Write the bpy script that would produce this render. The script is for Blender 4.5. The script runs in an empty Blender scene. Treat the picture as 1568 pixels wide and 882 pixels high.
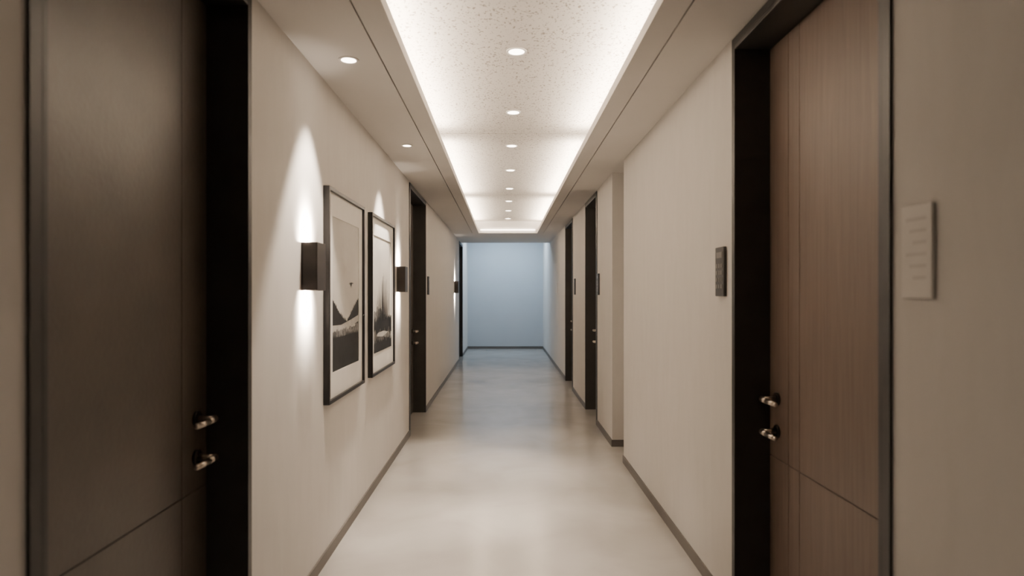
import bpy, bmesh, math, random
from mathutils import Vector, Matrix
random.seed(4)
D=bpy.data; S=bpy.context.scene
EYE=1.35; HC=2.42; HT=2.63
XL=-0.90; XR=0.956; REC=0.137
# ---------------------------------------------------------------- materials
def nt(name):
    m=D.materials.new(name); m.use_nodes=True
    t=m.node_tree; b=t.nodes['Principled BSDF']
    return m,t,b
def L(t,a,b): t.links.new(a,b)
def plaster(name,c1,c2,scale=3.0,rough=.85,bump=.05,bscale=180,spec=.3):
    m,t,b=nt(name)
    tc=t.nodes.new('ShaderNodeTexCoord')
    n=t.nodes.new('ShaderNodeTexNoise'); n.inputs['Scale'].default_value=scale; n.inputs['Detail'].default_value=6
    r=t.nodes.new('ShaderNodeValToRGB'); r.color_ramp.elements[0].color=(*c1,1); r.color_ramp.elements[1].color=(*c2,1)
    r.color_ramp.elements[0].position=.3; r.color_ramp.elements[1].position=.7
    L(t,tc.outputs['Object'],n.inputs['Vector']); L(t,n.outputs['Fac'],r.inputs['Fac']); L(t,r.outputs['Color'],b.inputs['Base Color'])
    n2=t.nodes.new('ShaderNodeTexNoise'); n2.inputs['Scale'].default_value=bscale
    L(t,tc.outputs['Object'],n2.inputs['Vector'])
    bp=t.nodes.new('ShaderNodeBump'); bp.inputs['Strength'].default_value=bump; bp.inputs['Distance'].default_value=.002
    L(t,n2.outputs['Fac'],bp.inputs['Height']); L(t,bp.outputs['Normal'],b.inputs['Normal'])
    b.inputs['Roughness'].default_value=rough; b.inputs['Specular IOR Level'].default_value=spec
    return m
def stretched(name,c1,c2,vec,scale,rough,bump=.1,spec=.5):
    m,t,b=nt(name)
    tc=t.nodes.new('ShaderNodeTexCoord'); mp=t.nodes.new('ShaderNodeMapping'); mp.inputs['Scale'].default_value=vec
    n=t.nodes.new('ShaderNodeTexNoise'); n.inputs['Scale'].default_value=scale; n.inputs['Detail'].default_value=8; n.inputs['Distortion'].default_value=.6
    r=t.nodes.new('ShaderNodeValToRGB'); r.color_ramp.elements[0].color=(*c1,1); r.color_ramp.elements[1].color=(*c2,1)
    r.color_ramp.elements[0].position=.3; r.color_ramp.elements[1].position=.7
    L(t,tc.outputs['Object'],mp.inputs['Vector']); L(t,mp.outputs['Vector'],n.inputs['Vector'])
    L(t,n.outputs['Fac'],r.inputs['Fac']); L(t,r.outputs['Color'],b.inputs['Base Color'])
    bp=t.nodes.new('ShaderNodeBump'); bp.inputs['Strength'].default_value=bump; bp.inputs['Distance'].default_value=.002
    L(t,n.outputs['Fac'],bp.inputs['Height']); L(t,bp.outputs['Normal'],b.inputs['Normal'])
    b.inputs['Roughness'].default_value=rough; b.inputs['Specular IOR Level'].default_value=spec
    return m
def emis(name,col,st):
    m,t,b=nt(name)
    b.inputs['Base Color'].default_value=(.9,.9,.9,1)
    b.inputs['Emission Color'].default_value=(*col,1); b.inputs['Emission Strength'].default_value=st
    return m
WARM=(1.0,.85,.69); WARM2=(1.0,.85,.70); COOL=(.64,.82,1.0)
m_wall=stretched('wall_plaster',(.65,.622,.59),(.68,.652,.62),(1,1,.25),14,.8,.03,.25)
m_soff=plaster('soffit_paint',(.68,.65,.615),(.71,.68,.645),2,.8)
m_lob=plaster('lobby_paint',(.50,.53,.56),(.52,.55,.58),2,.8)
m_base=plaster('baseboard_paint',(.12,.11,.10),(.145,.13,.12),5,.5)
m_black=plaster('frame_black',(.028,.026,.024),(.038,.035,.032),8,.42,.05,200,.4)
m_pic=plaster('picture_frame_black',(.012,.011,.011),(.02,.018,.017),8,.35)
m_fix=plaster('sconce_bronze',(.022,.018,.015),(.035,.028,.023),20,.4,.1)
m_leather=plaster('door_dark_leather',(.054,.043,.034),(.080,.064,.051),4,.38,.4,55,.5)
m_walnut=stretched('door_walnut',(.118,.080,.058),(.155,.110,.082),(3,9,.35),8,.45,.1)
m_dark=stretched('door_dark_wood',(.05,.04,.034),(.075,.06,.05),(3,9,.35),8,.45,.1)
m_groove=plaster('groove_shadow',(.012,.009,.007),(.016,.012,.01),8,.8)
m_white=plaster('downlight_trim_white',(.75,.72,.68),(.78,.75,.7),8,.5)
m_mat=plaster('mat_board',(.80,.78,.74),(.84,.82,.78),8,.8)
m_paper=plaster('art_paper',(.55,.53,.50),(.70,.68,.64),2.5,.7)
m_ink=plaster('art_ink',(.008,.008,.008),(.02,.02,.02),20,.5)
m_grey=plaster('art_grey',(.05,.05,.05),(.36,.35,.34),38,.6)
m_pale=plaster('art_pale',(.42,.41,.39),(.6,.58,.55),20,.6)
m_sign=plaster('sign_offwhite',(.74,.71,.68),(.77,.74,.71),20,.6)
m_line=plaster('sign_lettering',(.62,.59,.56),(.66,.63,.60),20,.6)
m_btn=plaster('button_grey',(.16,.15,.14),(.2,.19,.18),20,.4)
m_metal,t,b=nt('brushed_nickel'); b.inputs['Metallic'].default_value=1; b.inputs['Base Color'].default_value=(.55,.49,.43,1)
n=t.nodes.new('ShaderNodeTexNoise'); n.inputs['Scale'].default_value=90; mr=t.nodes.new('ShaderNodeMapRange'); mr.inputs['To Min'].default_value=.22; mr.inputs['To Max'].default_value=.38
L(t,n.outputs['Fac'],mr.inputs['Value']); L(t,mr.outputs['Result'],b.inputs['Roughness'])
m_dmetal=plaster('dark_rosette',(.02,.018,.016),(.03,.027,.024),30,.3); m_dmetal.node_tree.nodes['Principled BSDF'].inputs['Metallic'].default_value=.7
m_lamp=emis('downlight_lens',WARM2,14)
m_led=emis('led_strip',WARM,14)
m_panel=emis('cool_light_panel',COOL,4)
# floor: polished stone/concrete
m_floor,t,b=nt('polished_floor')
tc=t.nodes.new('ShaderNodeTexCoord')
n=t.nodes.new('ShaderNodeTexNoise'); n.inputs['Scale'].default_value=1.8; n.inputs['Detail'].default_value=9; n.inputs['Distortion'].default_value=.8
r=t.nodes.new('ShaderNodeValToRGB'); r.color_ramp.elements[0].color=(.36,.337,.31,1); r.color_ramp.elements[1].color=(.44,.415,.388,1)
r.color_ramp.elements[0].position=.3; r.color_ramp.elements[1].position=.7
L(t,tc.outputs['Object'],n.inputs['Vector']); L(t,n.outputs['Fac'],r.inputs['Fac']); L(t,r.outputs['Color'],b.inputs['Base Color'])
n2=t.nodes.new('ShaderNodeTexNoise'); n2.inputs['Scale'].default_value=3; n2.inputs['Detail'].default_value=3
mr=t.nodes.new('ShaderNodeMapRange'); mr.inputs['To Min'].default_value=.15; mr.inputs['To Max'].default_value=.25
L(t,tc.outputs['Object'],n2.inputs['Vector']); L(t,n2.outputs['Fac'],mr.inputs['Value']); L(t,mr.outputs['Result'],b.inputs['Roughness'])
b.inputs['Specular IOR Level'].default_value=.7
# tray ceiling: speckled acoustic tile
m_tray,t,b=nt('acoustic_ceiling')
tc=t.nodes.new('ShaderNodeTexCoord'); mp=t.nodes.new('ShaderNodeMapping'); mp.inputs['Scale'].default_value=(1,.8,1)
v=t.nodes.new('ShaderNodeTexNoise'); v.inputs['Scale'].default_value=85; v.inputs['Detail'].default_value=2
r=t.nodes.new('ShaderNodeValToRGB'); r.color_ramp.elements[0].color=(.22,.185,.15,1); r.color_ramp.elements[1].color=(.53,.49,.44,1)
r.color_ramp.elements[0].position=.35; r.color_ramp.elements[1].position=.41
L(t,tc.outputs['Object'],mp.inputs['Vector']); L(t,mp.outputs['Vector'],v.inputs['Vector']); L(t,v.outputs['Fac'],r.inputs['Fac']); L(t,r.outputs['Color'],b.inputs['Base Color'])
bp=t.nodes.new('ShaderNodeBump'); bp.inputs['Strength'].default_value=.3; bp.inputs['Distance'].default_value=.003
L(t,r.outputs['Color'],bp.inputs['Height']); L(t,bp.outputs['Normal'],b.inputs['Normal']); b.inputs['Roughness'].default_value=.9

# ---------------------------------------------------------------- mesh builder
class MB:
    def __init__(s): s.bm=bmesh.new(); s.mats=[]
    def mi(s,m):
        if m not in s.mats: s.mats.append(m)
        return s.mats.index(m)
    def box(s,x0,x1,y0,y1,z0,z1,m,bev=0):
        x0,x1=sorted((x0,x1)); y0,y1=sorted((y0,y1)); z0,z1=sorted((z0,z1))
        r=bmesh.ops.create_cube(s.bm,size=1)
        vs=r['verts']
        for v in vs: v.co=Vector(((x0+x1)/2+v.co.x*(x1-x0),(y0+y1)/2+v.co.y*(y1-y0),(z0+z1)/2+v.co.z*(z1-z0)))
        fs={f for v in vs for f in v.link_faces}; i=s.mi(m)
        for f in fs: f.material_index=i
        if bev:
            es={e for v in vs for e in v.link_edges}
            rr=bmesh.ops.bevel(s.bm,geom=list(es),offset=bev,segments=2,affect='EDGES',profile=.5)
            for f in rr['faces']: f.material_index=i
    def cyl(s,p0,p1,r0,m,r1=None,seg=24,cap=True):
        p0=Vector(p0);p1=Vector(p1); r1=r0 if r1 is None else r1
        d=p1-p0; q=d.to_track_quat('Z','Y').to_matrix().to_4x4()
        M=Matrix.Translation((p0+p1)/2)@q
        r=bmesh.ops.create_cone(s.bm,cap_ends=cap,segments=seg,radius1=r0,radius2=r1,depth=d.length,matrix=M)
        i=s.mi(m)
        for f in {f for v in r['verts'] for f in v.link_faces}:
            f.material_index=i; f.smooth=len(f.verts)==4
    def ring(s,c,ro,ri,z0,z1,m,seg=32):
        i=s.mi(m); P=[]
        for k in range(seg):
            a=2*math.pi*k/seg; cs,sn=math.cos(a),math.sin(a)
            P.append([s.bm.verts.new((c[0]+rr*cs,c[1]+rr*sn,z)) for rr,z in((ri,z0),(ro,z0),(ro,z1),(ri,z1))])
        for k in range(seg):
            A,B=P[k],P[(k+1)%seg]
            for j in range(4):
                f=s.bm.faces.new((A[j],A[(j+1)%4],B[(j+1)%4],B[j])); f.material_index=i
    def sph(s,c,r,m):
        rr=bmesh.ops.create_uvsphere(s.bm,u_segments=16,v_segments=10,radius=r,matrix=Matrix.Translation(c)); i=s.mi(m)
        for f in {f for v in rr['verts'] for f in v.link_faces}: f.material_index=i; f.smooth=True
    def poly(s,pts,m):
        f=s.bm.faces.new([s.bm.verts.new(p) for p in pts]); f.material_index=s.mi(m)
    def obj(s,name,parent=None,org=(0,0,0)):
        bmesh.ops.recalc_face_normals(s.bm,faces=s.bm.faces)
        me=D.meshes.new(name); 
        org=Vector(org)
        for v in s.bm.verts: v.co-=org
        s.bm.to_mesh(me); s.bm.free()
        for m in s.mats: me.materials.append(m)
        o=D.objects.new(name,me); S.collection.objects.link(o)
        if parent: o.parent=parent
        else: o.location=org
        return o
def empty(name,loc):
    e=D.objects.new(name,None); e.location=loc; e.empty_display_size=.1; S.collection.objects.link(e); return e
def aim(o,d): o.rotation_euler=Vector(d).to_track_quat('-Z','Y').to_euler()
def spot(name,parent,loc,d,W,ang,blend,col=WARM2,rad=.03):
    l=D.lights.new(name,'SPOT'); l.energy=W; l.spot_size=math.radians(ang); l.spot_blend=blend; l.color=col; l.shadow_soft_size=rad
    o=D.objects.new(name,l); S.collection.objects.link(o); o.parent=parent; o.location=loc; aim(o,d); return o
def area(name,loc,rot,sx,sy,W,col,parent=None,spread=180):
    l=D.lights.new(name,'AREA'); l.shape='RECTANGLE'; l.size=sx; l.size_y=sy; l.energy=W; l.color=col; l.spread=math.radians(spread)
    o=D.objects.new(name,l); S.collection.objects.link(o); o.location=loc; o.rotation_euler=rot
    if parent:o.parent=parent
    return o

# ---------------------------------------------------------------- shell
Y0=-1.6; YE=15.3; YS=13.05; WT=.25; TOP=3.0
DH=HC-.045   # door opening height
doorsL=[(1.20,2.186),(5.91,7.10),(12.4,13.4)]
doorsR=[(1.56,2.578),(6.41,7.28),(8.67,9.66)]
def wall(name,x,sgn,doors,niche=None):
    b=MB(); y=Y0
    xo=x+sgn*WT
    cuts=sorted([(a,c,'d') for a,c in doors]+([(niche[0],niche[1],'n')] if niche else []))
    for a,c,k in cuts:
        b.box(x,xo,y,a,0,TOP,m_wall)
        if k=='d':
            b.box(x,xo,a,c,DH,TOP,m_wall)
            b.box(x+sgn*(REC+.055),xo,a,c,0,DH,m_black)
        else:
            b.box(x+sgn*.6,x+sgn*.7,a-.1,c+.1,0,TOP,m_wall)
            b.box(xo,x+sgn*.6,a-.1,a,0,TOP,m_wall); b.box(xo,x+sgn*.6,c,c+.1,0,TOP,m_wall)
        y=c
    b.box(x,xo,y,YE,0,TOP,m_wall)
    return b.obj(name)
NI=(4.97,5.5)
wall('wall_left',XL,-1,doorsL)
wall('wall_right',XR,1,doorsR,NI)
b=MB(); b.box(XL-WT,XR+WT,YE,YE+.15,0,TOP,m_lob); b.obj('wall_end')
b=MB(); b.box(XL-WT,XR+WT,Y0-.15,Y0,0,TOP,m_wall); b.obj('wall_back')
b=MB(); b.box(XL-WT,XR+.75,Y0-.15,YE+.15,-.1,0,m_floor); b.obj('floor')
# baseboards
def base(name,x,sgn,doors,niche=None):
    b=MB(); y=Y0; bh=.06; bt=.008
    cuts=sorted([(a-.032,c+.032) for a,c in doors]+([niche] if niche else []))
    for a,c in cuts: b.box(x,x-sgn*bt,y,a,0,bh,m_base); y=c
    b.box(x,x-sgn*bt,y,YE,0,bh,m_base)
    if niche:
        b.box(x-sgn*bt,x+sgn*.6,niche[1]-bt,niche[1],0,bh,m_base); b.box(x-sgn*bt,x+sgn*.6,niche[0],niche[0]+bt,0,bh,m_base)
        b.box(x+sgn*(.6-bt),x+sgn*.6,niche[0],niche[1],0,bh,m_base)
    b.obj(name)
base('baseboard_left',XL,-1,doorsL); base('baseboard_right',XR,1,doorsR,NI)
b=MB(); b.box(XL,XR,YE-.01,YE,0,.06,m_base); b.obj('baseboard_end')

# ceiling with tray
TX0,TX1=-.45,.58; TY0,TY1=2.0,10.95; CW=.13
b=MB()
b.box(XL,XR,Y0,TY0,HC,HC+.05,m_soff)
b.box(XL,XR,TY1,YS,HC,HC+.05,m_soff)
b.box(XR,XR+.6,NI[0],NI[1],HC,HC+.05,m_soff)
b.box(XL,TX0-.115,TY0,TY1,HC,HC+.05,m_soff); b.box(TX0-.108,TX0,TY0,TY1,HC,HC+.05,m_soff); b.box(TX0-.115,TX0-.108,TY0,TY1,HC+.012,HC+.05,m_groove)
b.box(TX1+.115,XR,TY0,TY1,HC,HC+.05,m_soff); b.box(TX1,TX1+.108,TY0,TY1,HC,HC+.05,m_soff); b.box(TX1+.108,TX1+.115,TY0,TY1,HC+.012,HC+.05,m_groove)
# cavity sides
for x0,x1 in((TX0-CW-.03,TX0-CW),(TX1+CW,TX1+CW+.03)): b.box(x0,x1,TY0,TY1,HC+.05,HT,m_soff)
b.box(TX0-CW-.03,TX1+CW+.03,TY1,TY1+.03,HC+.05,HT+.05,m_soff); b.box(TX0-CW-.03,TX1+CW+.03,TY0-.03,TY0,HC+.05,HT+.05,m_soff)
b.box(XL,XR,YS-.05,YS,HC+.05,TOP-.05,m_soff)
b.box(XL,XR,YS,YE,TOP-.05,TOP,m_lob)
b.obj('ceiling')
b=MB(); js=[TY0,4.97,8.06,TY1]
for a,c in zip(js[:-1],js[1:]): b.box(TX0-CW-.03,TX1+CW+.03,a+.006,c-.006,HT,HT+.04,m_tray)
b.box(TX0-CW-.03,TX1+CW+.03,TY0,TY1,HT+.012,HT+.05,m_groove)
b.obj('ceiling_tray')
# LED cove
for nm,x,rx in(('l',TX0-.05,.1),('r',TX1+.05,-.1)):
    e=empty('cove_led_strip',(x,(TY0+TY1)/2,HC+.05))
    b=MB(); b.box(-.012,.012,-(TY1-TY0)/2+.1,(TY1-TY0)/2-.1,0,.008,m_white); b.box(-.008,.008,-(TY1-TY0)/2+.1,(TY1-TY0)/2-.1,.008,.012,m_led); b.obj('strip',e)
    for a,c in zip(js[:-1],js[1:]):
        area('led_light',(0,(a+c)/2-(TY0+TY1)/2,.02),(0,math.pi+rx,0),.02,c-a-.42,(17.0 if a<4 else 20.0)*(c-a),WARM,e)
# end cove: strip at the end of the tray
e=empty('cove_led_strip',((TX0+TX1)/2,TY1-.03,HC+.05))
b=MB(); b.box(-.48,.48,0,.02,.0,.012,m_led); b.obj('strip',e)

# ---------------------------------------------------------------- doors
def door(idx,x,sgn,y0,y1,mat,detail=True):
    """sgn = direction into wall"""
    yc=(y0+y1)/2
    e=empty('door_%d'%idx,(x+sgn*REC,yc,0)); O=(x+sgn*REC,yc,0)
    T=.018
    b=MB() # liner + trim
    g=.0
    xi=x-sgn*.008; xo=x+sgn*(REC+.05)
    b.box(xi,xo,y0,y0+T,0,DH,m_black,.002); b.box(xi,xo,y1-T,y1,0,DH,m_black,.002); b.box(xi,xo,y0+T,y1-T,DH-T,DH,m_black,.002)
    tw=.03
    b.box(x,xi,y0-tw,y0,0,DH+tw,m_black); b.box(x,xi,y1,y1+.012,0,DH+tw,m_black); b.box(x,xi,y0-tw,y1+.012,DH,DH+tw,m_black)
    b.obj('door_frame',e,O)
    # leaf in panels separated by grooves
    xf=x+sgn*REC; xb=xf+sgn*.045; g=.0035
    a=y0+T+.003; c=y1-T-.003; top=DH-T-.003; bot=.006
    b=MB()
    b.box(xf+sgn*.005,xb,a,c,bot,top,m_groove)
    v1=c-.165; hz=.69
    ys=[a,v1,c] if mat is not m_walnut else [a,c-.255,c-.165,c]
    for i,(p,q) in enumerate(zip(ys[:-1],ys[1:])):
        pp=p+(g/2 if i else 0); qq=q-(g/2 if i<len(ys)-2 else 0)
        for z0,z1 in((bot,hz-g/2),(hz+g/2,top)): b.box(xf,xf+sgn*.03,pp,qq,z0,z1,mat,.0012)
    b.obj('door_leaf',e,O)
    # handles
    b=MB(); hy=y1-T-.075
    for hzz in(.93,.80):
        b.cyl((xf,hy,hzz),(xf-sgn*.009,hy,hzz),.027,m_dmetal,.025)
        b.cyl((xf-sgn*.009,hy,hzz),(xf-sgn*.06,hy,hzz),.010,m_metal)
        b.sph((xf-sgn*.062,hy,hzz),.0115,m_metal)
        b.cyl((xf-sgn*.062,hy,hzz),(xf-sgn*.066,hy-.05,hzz),.0112,m_metal,.0105)
        b.cyl((xf-sgn*.066,hy-.05,hzz),(xf-sgn*.060,hy-.115,hzz-.002),.0105,m_metal,.009)
        b.sph((xf-sgn*.060,hy-.115,hzz-.002),.009,m_metal)
    b.obj('lever_handles',e,O)
door(1,XL,-1,*doorsL[0],m_leather); door(2,XR,1,*doorsR[0],m_walnut)
door(3,XL,-1,*doorsL[1],m_dark); door(4,XR,1,*doorsR[1],m_dark); door(5,XR,1,*doorsR[2],m_dark); door(6,XL,-1,*doorsL[2],m_dark)

# ---------------------------------------------------------------- sconces
def sconce(yc,W=1.0):
    z0,z1=1.365,1.580; w=.13; p=.070; th=.004
    zc=(z0+z1)/2
    e=empty('wall_sconce',(XL,yc,zc))
    b=MB(); hz=(z1-z0)/2
    b.box(0,.006,-w/2,w/2,-hz,hz,m_fix,.001)
    b.box(.006,p,-w/2,-w/2+th,-hz,hz,m_fix,.0015); b.box(.006,p,w/2-th,w/2,-hz,hz,m_fix,.0015)
    b.box(p-th,p+.002,-w/2,w/2,-hz,hz,m_fix,.0015)
    b.box(.006,p-th,-w/2+th,w/2-th,-.03,.03,m_fix)
    b.cyl((.036,0,.03),(.036,0,.045),.024,m_lamp); b.cyl((.036,0,-.03),(.036,0,-.045),.024,m_lamp)
    b.obj('sconce_body',e)
    for nm,al,off,pw,bl,sg in(('up_flood',70,6.5,22,.4,1),('up_beam',50,6.0,85,.8,1),('up_spill',22,-14,10,.9,1),('down_flood',66,3,18,.4,-1),('down_beam',50,1.5,130,.95,-1)):
        th_=math.radians(al+off)
        spot(nm,e,(.06,0,sg*(hz+.001)),(-math.sin(th_),0,sg*math.cos(th_)),pw*W,al*2,bl,WARM2,.006)
sconce(2.82); sconce(5.27,.9); sconce(11.3,.9)

# ---------------------------------------------------------------- pictures
def picture(y0,y1,art):
    z0,z1=EYE-.555,EYE+.54; yc=(y0+y1)/2; zc=(z0+z1)/2; O=(XL,yc,zc)
    e=empty('framed_picture',O); fw=.020; d=.032; x=XL
    b=MB()
    b.box(x,x+d,y0,y0+fw,z0,z1,m_pic,.002); b.box(x,x+d,y1-fw,y1,z0,z1,m_pic,.002)
    b.box(x,x+d,y0+fw,y1-fw,z0,z0+fw,m_pic,.002); b.box(x,x+d,y0+fw,y1-fw,z1-fw,z1,m_pic,.002)
    b.obj('frame',e,O)
    b=MB(); my=.105 ; ya,yb=y0+my,y1-my; za,zb=EYE-.405,EYE+.40; X=x+.018
    # mat as four boards (real opening)
    b.box(x+.002,X,y0+fw,ya,z0+fw,z1-fw,m_mat); b.box(x+.002,X,yb,y1-fw,z0+fw,z1-fw,m_mat)
    b.box(x+.002,X,ya,yb,z0+fw,za,m_mat); b.box(x+.002,X,ya,yb,zb,z1-fw,m_mat)
    b.obj('mat_board',e,O)
    b=MB(); X=x+.014
    b.box(x+.002,X,ya,yb,za,zb,m_paper)
    W=yb-ya; H=zb-za; lay=[0]
    def P(pts,m):
        lay[0]+=1; xx=X+.0004*lay[0]
        b.poly([(xx,ya+u*W,za+v*H) for u,v in pts],m)
    if art==1:
        T=[(0,.30)]
        for k in range(49):
            u=k/48
            base=.475-.17*math.sin(min(u/.62,1)*math.pi/2) if u<.55 else .315+.34*(u-.55)
            T.append((u,base+(.028 if k%2 else 0)*random.uniform(.3,1)))
        T.append((1,.28)); P(T,m_ink)
        P([(0,.24),(.35,.25),(.7,.27),(1,.30),(1,.345),(.75,.325),(.55,.310),(.25,.29),(0,.29)],m_pale)
        T=[(0,.2)]
        for k in range(31): T.append((k/30,.245+.025*random.random()+.02*k/30))
        T.append((1,.2)); P(T,m_grey)
        T=[(0,0)]
        for k in range(61): T.append((k/60,.215+(.06 if k%2 else 0)*random.random()))
        T.append((1,0)); P(T,m_ink)
        P([(.60,.575),(.70,.585),(.80,.58),(.72,.574),(.68,.55),(.66,.573)],m_ink)
    else:
        T=[(0,0)]
        for k in range(31): T.append((k/30,.30+.05*random.random()+.05*math.sin(k/5)))
        T.append((1,0)); P(T,m_grey)
        for k in range(13):
            u=.25+.04*k; hgt=random.uniform(.12,.36)*(1-abs(k-7)/11)+.1; ln=(u-.5)*.5+random.uniform(-.03,.05)
            P([(u-.02,.22),(u+.02,.22),(u+ln+.006,.26+hgt),(u+ln,.27+hgt)],m_ink)
        T=[(0,.1)]
        for k in range(25): T.append((k/24,.25+.06*random.random()))
        for k in range(24,-1,-1): T.append((k/24,.17+.03*math.sin(k)))
        P(T,m_ink)
        T=[(0,0)]
        for k in range(25): T.append((k/24,.07+.05*random.random()))
        T.append((1,0)); P(T,m_ink)
        P([(.10,.14),(.45,.12),(.8,.15),(.5,.17),(.2,.165)],m_pale)
    b.obj('print',e,O)
picture(3.09,3.88,1); picture(4.10,4.95,2)

# ---------------------------------------------------------------- keypads & signs
def keypad(x,sgn,yc,dark=True):
    zc=EYE+.097; h=.215; w=.105
    tk=.014 if dark else .008
    e=empty('access_control_keypad' if dark else 'room_sign',(x-sgn*.001,yc,zc)); b=MB(); mm=m_black if dark else m_sign
    b.box(0,-sgn*tk,-w/2,w/2,-h/2,h/2,mm,.002); b.obj('body',e)
    b=MB()
    if dark:
        for r in range(4):
            for c in range(3):
                yy=-.028+.028*c; zz=-.065+.03*r
                b.box(-sgn*.014,-sgn*.0165,yy-.009,yy+.009,zz-.009,zz+.009,m_btn,.001)
        b.box(-sgn*.014,-sgn*.0155,-.035,.035,.06,.085,m_btn)
        b.obj('keys',e)
    else:
        for r in range(6):
            zz=.075-.027*r; b.box(-sgn*tk,-sgn*(tk+.0006),-.035,.035-.012*(r%3),zz-.004,zz+.004,m_line)
        b.obj('lettering',e)
keypad(XR,1,2.72); keypad(XR,1,6.27); keypad(XL,-1,7.32)
keypad(XR,1,1.43,False); keypad(XR,1,8.35); keypad(XR,1,11.2,False)

# ---------------------------------------------------------------- downlights
def downlight(x,y,z,r,W,ang,blend,em=True):
    e=empty('downlight',(x,y,z)); b=MB()
    b.ring((0,0),r+.012,r,-.004,.002,m_white); b.cyl((0,0,-.003),(0,0,-.001),r,m_lamp,seg=32)
    b.obj('trim_and_lens',e)
    spot('bulb',e,(0,0,-.02),(0,0,-1),W,ang,blend,WARM2,.035)
for i,y in enumerate((3.28,4.38,5.37,6.43,7.55,8.57,9.55,10.55)): downlight(.065,y,HT,.042,(210,200,120,24,16,55,12,60)[i],48,.75)
downlight(-.71,2.84,HC,.034,190,62,.4); downlight(-.70,4.48,HC,.030,190,62,.4)
downlight(.065,.3,HC,.042,14,120,.8)  # added fill lamp, out of view: brightens the near doors and sign

# ---------------------------------------------------------------- lobby light (cool)
e=empty('ceiling_light_panel',((XL+XR)/2,14.2,TOP-.05)); b=MB()
b.box(-.62,.62,-.42,.42,-.03,0,m_white,.003); b.box(-.58,.58,-.38,.38,-.034,-.03,m_panel); b.obj('panel',e)
area('panel_light',(0,0,-.04),(0,0,0),1.1,.7,36,COOL,e)
w=D.worlds.new('world'); S.world=w; w.use_nodes=True; w.node_tree.nodes['Background'].inputs[0].default_value=(.5,.5,.5,1); w.node_tree.nodes['Background'].inputs[1].default_value=.05

# ---------------------------------------------------------------- camera
c=D.cameras.new('camera'); co=D.objects.new('camera',c); S.collection.objects.link(co); S.camera=co
co.location=(0,0,EYE); co.rotation_euler=(math.radians(90),0,0)
c.sensor_width=36; c.lens=952/1568*36; c.shift_x=12/1568; c.shift_y=9/1568; c.clip_start=.02
c.dof.use_dof=True; c.dof.focus_distance=5.0; c.dof.aperture_fstop=2.0
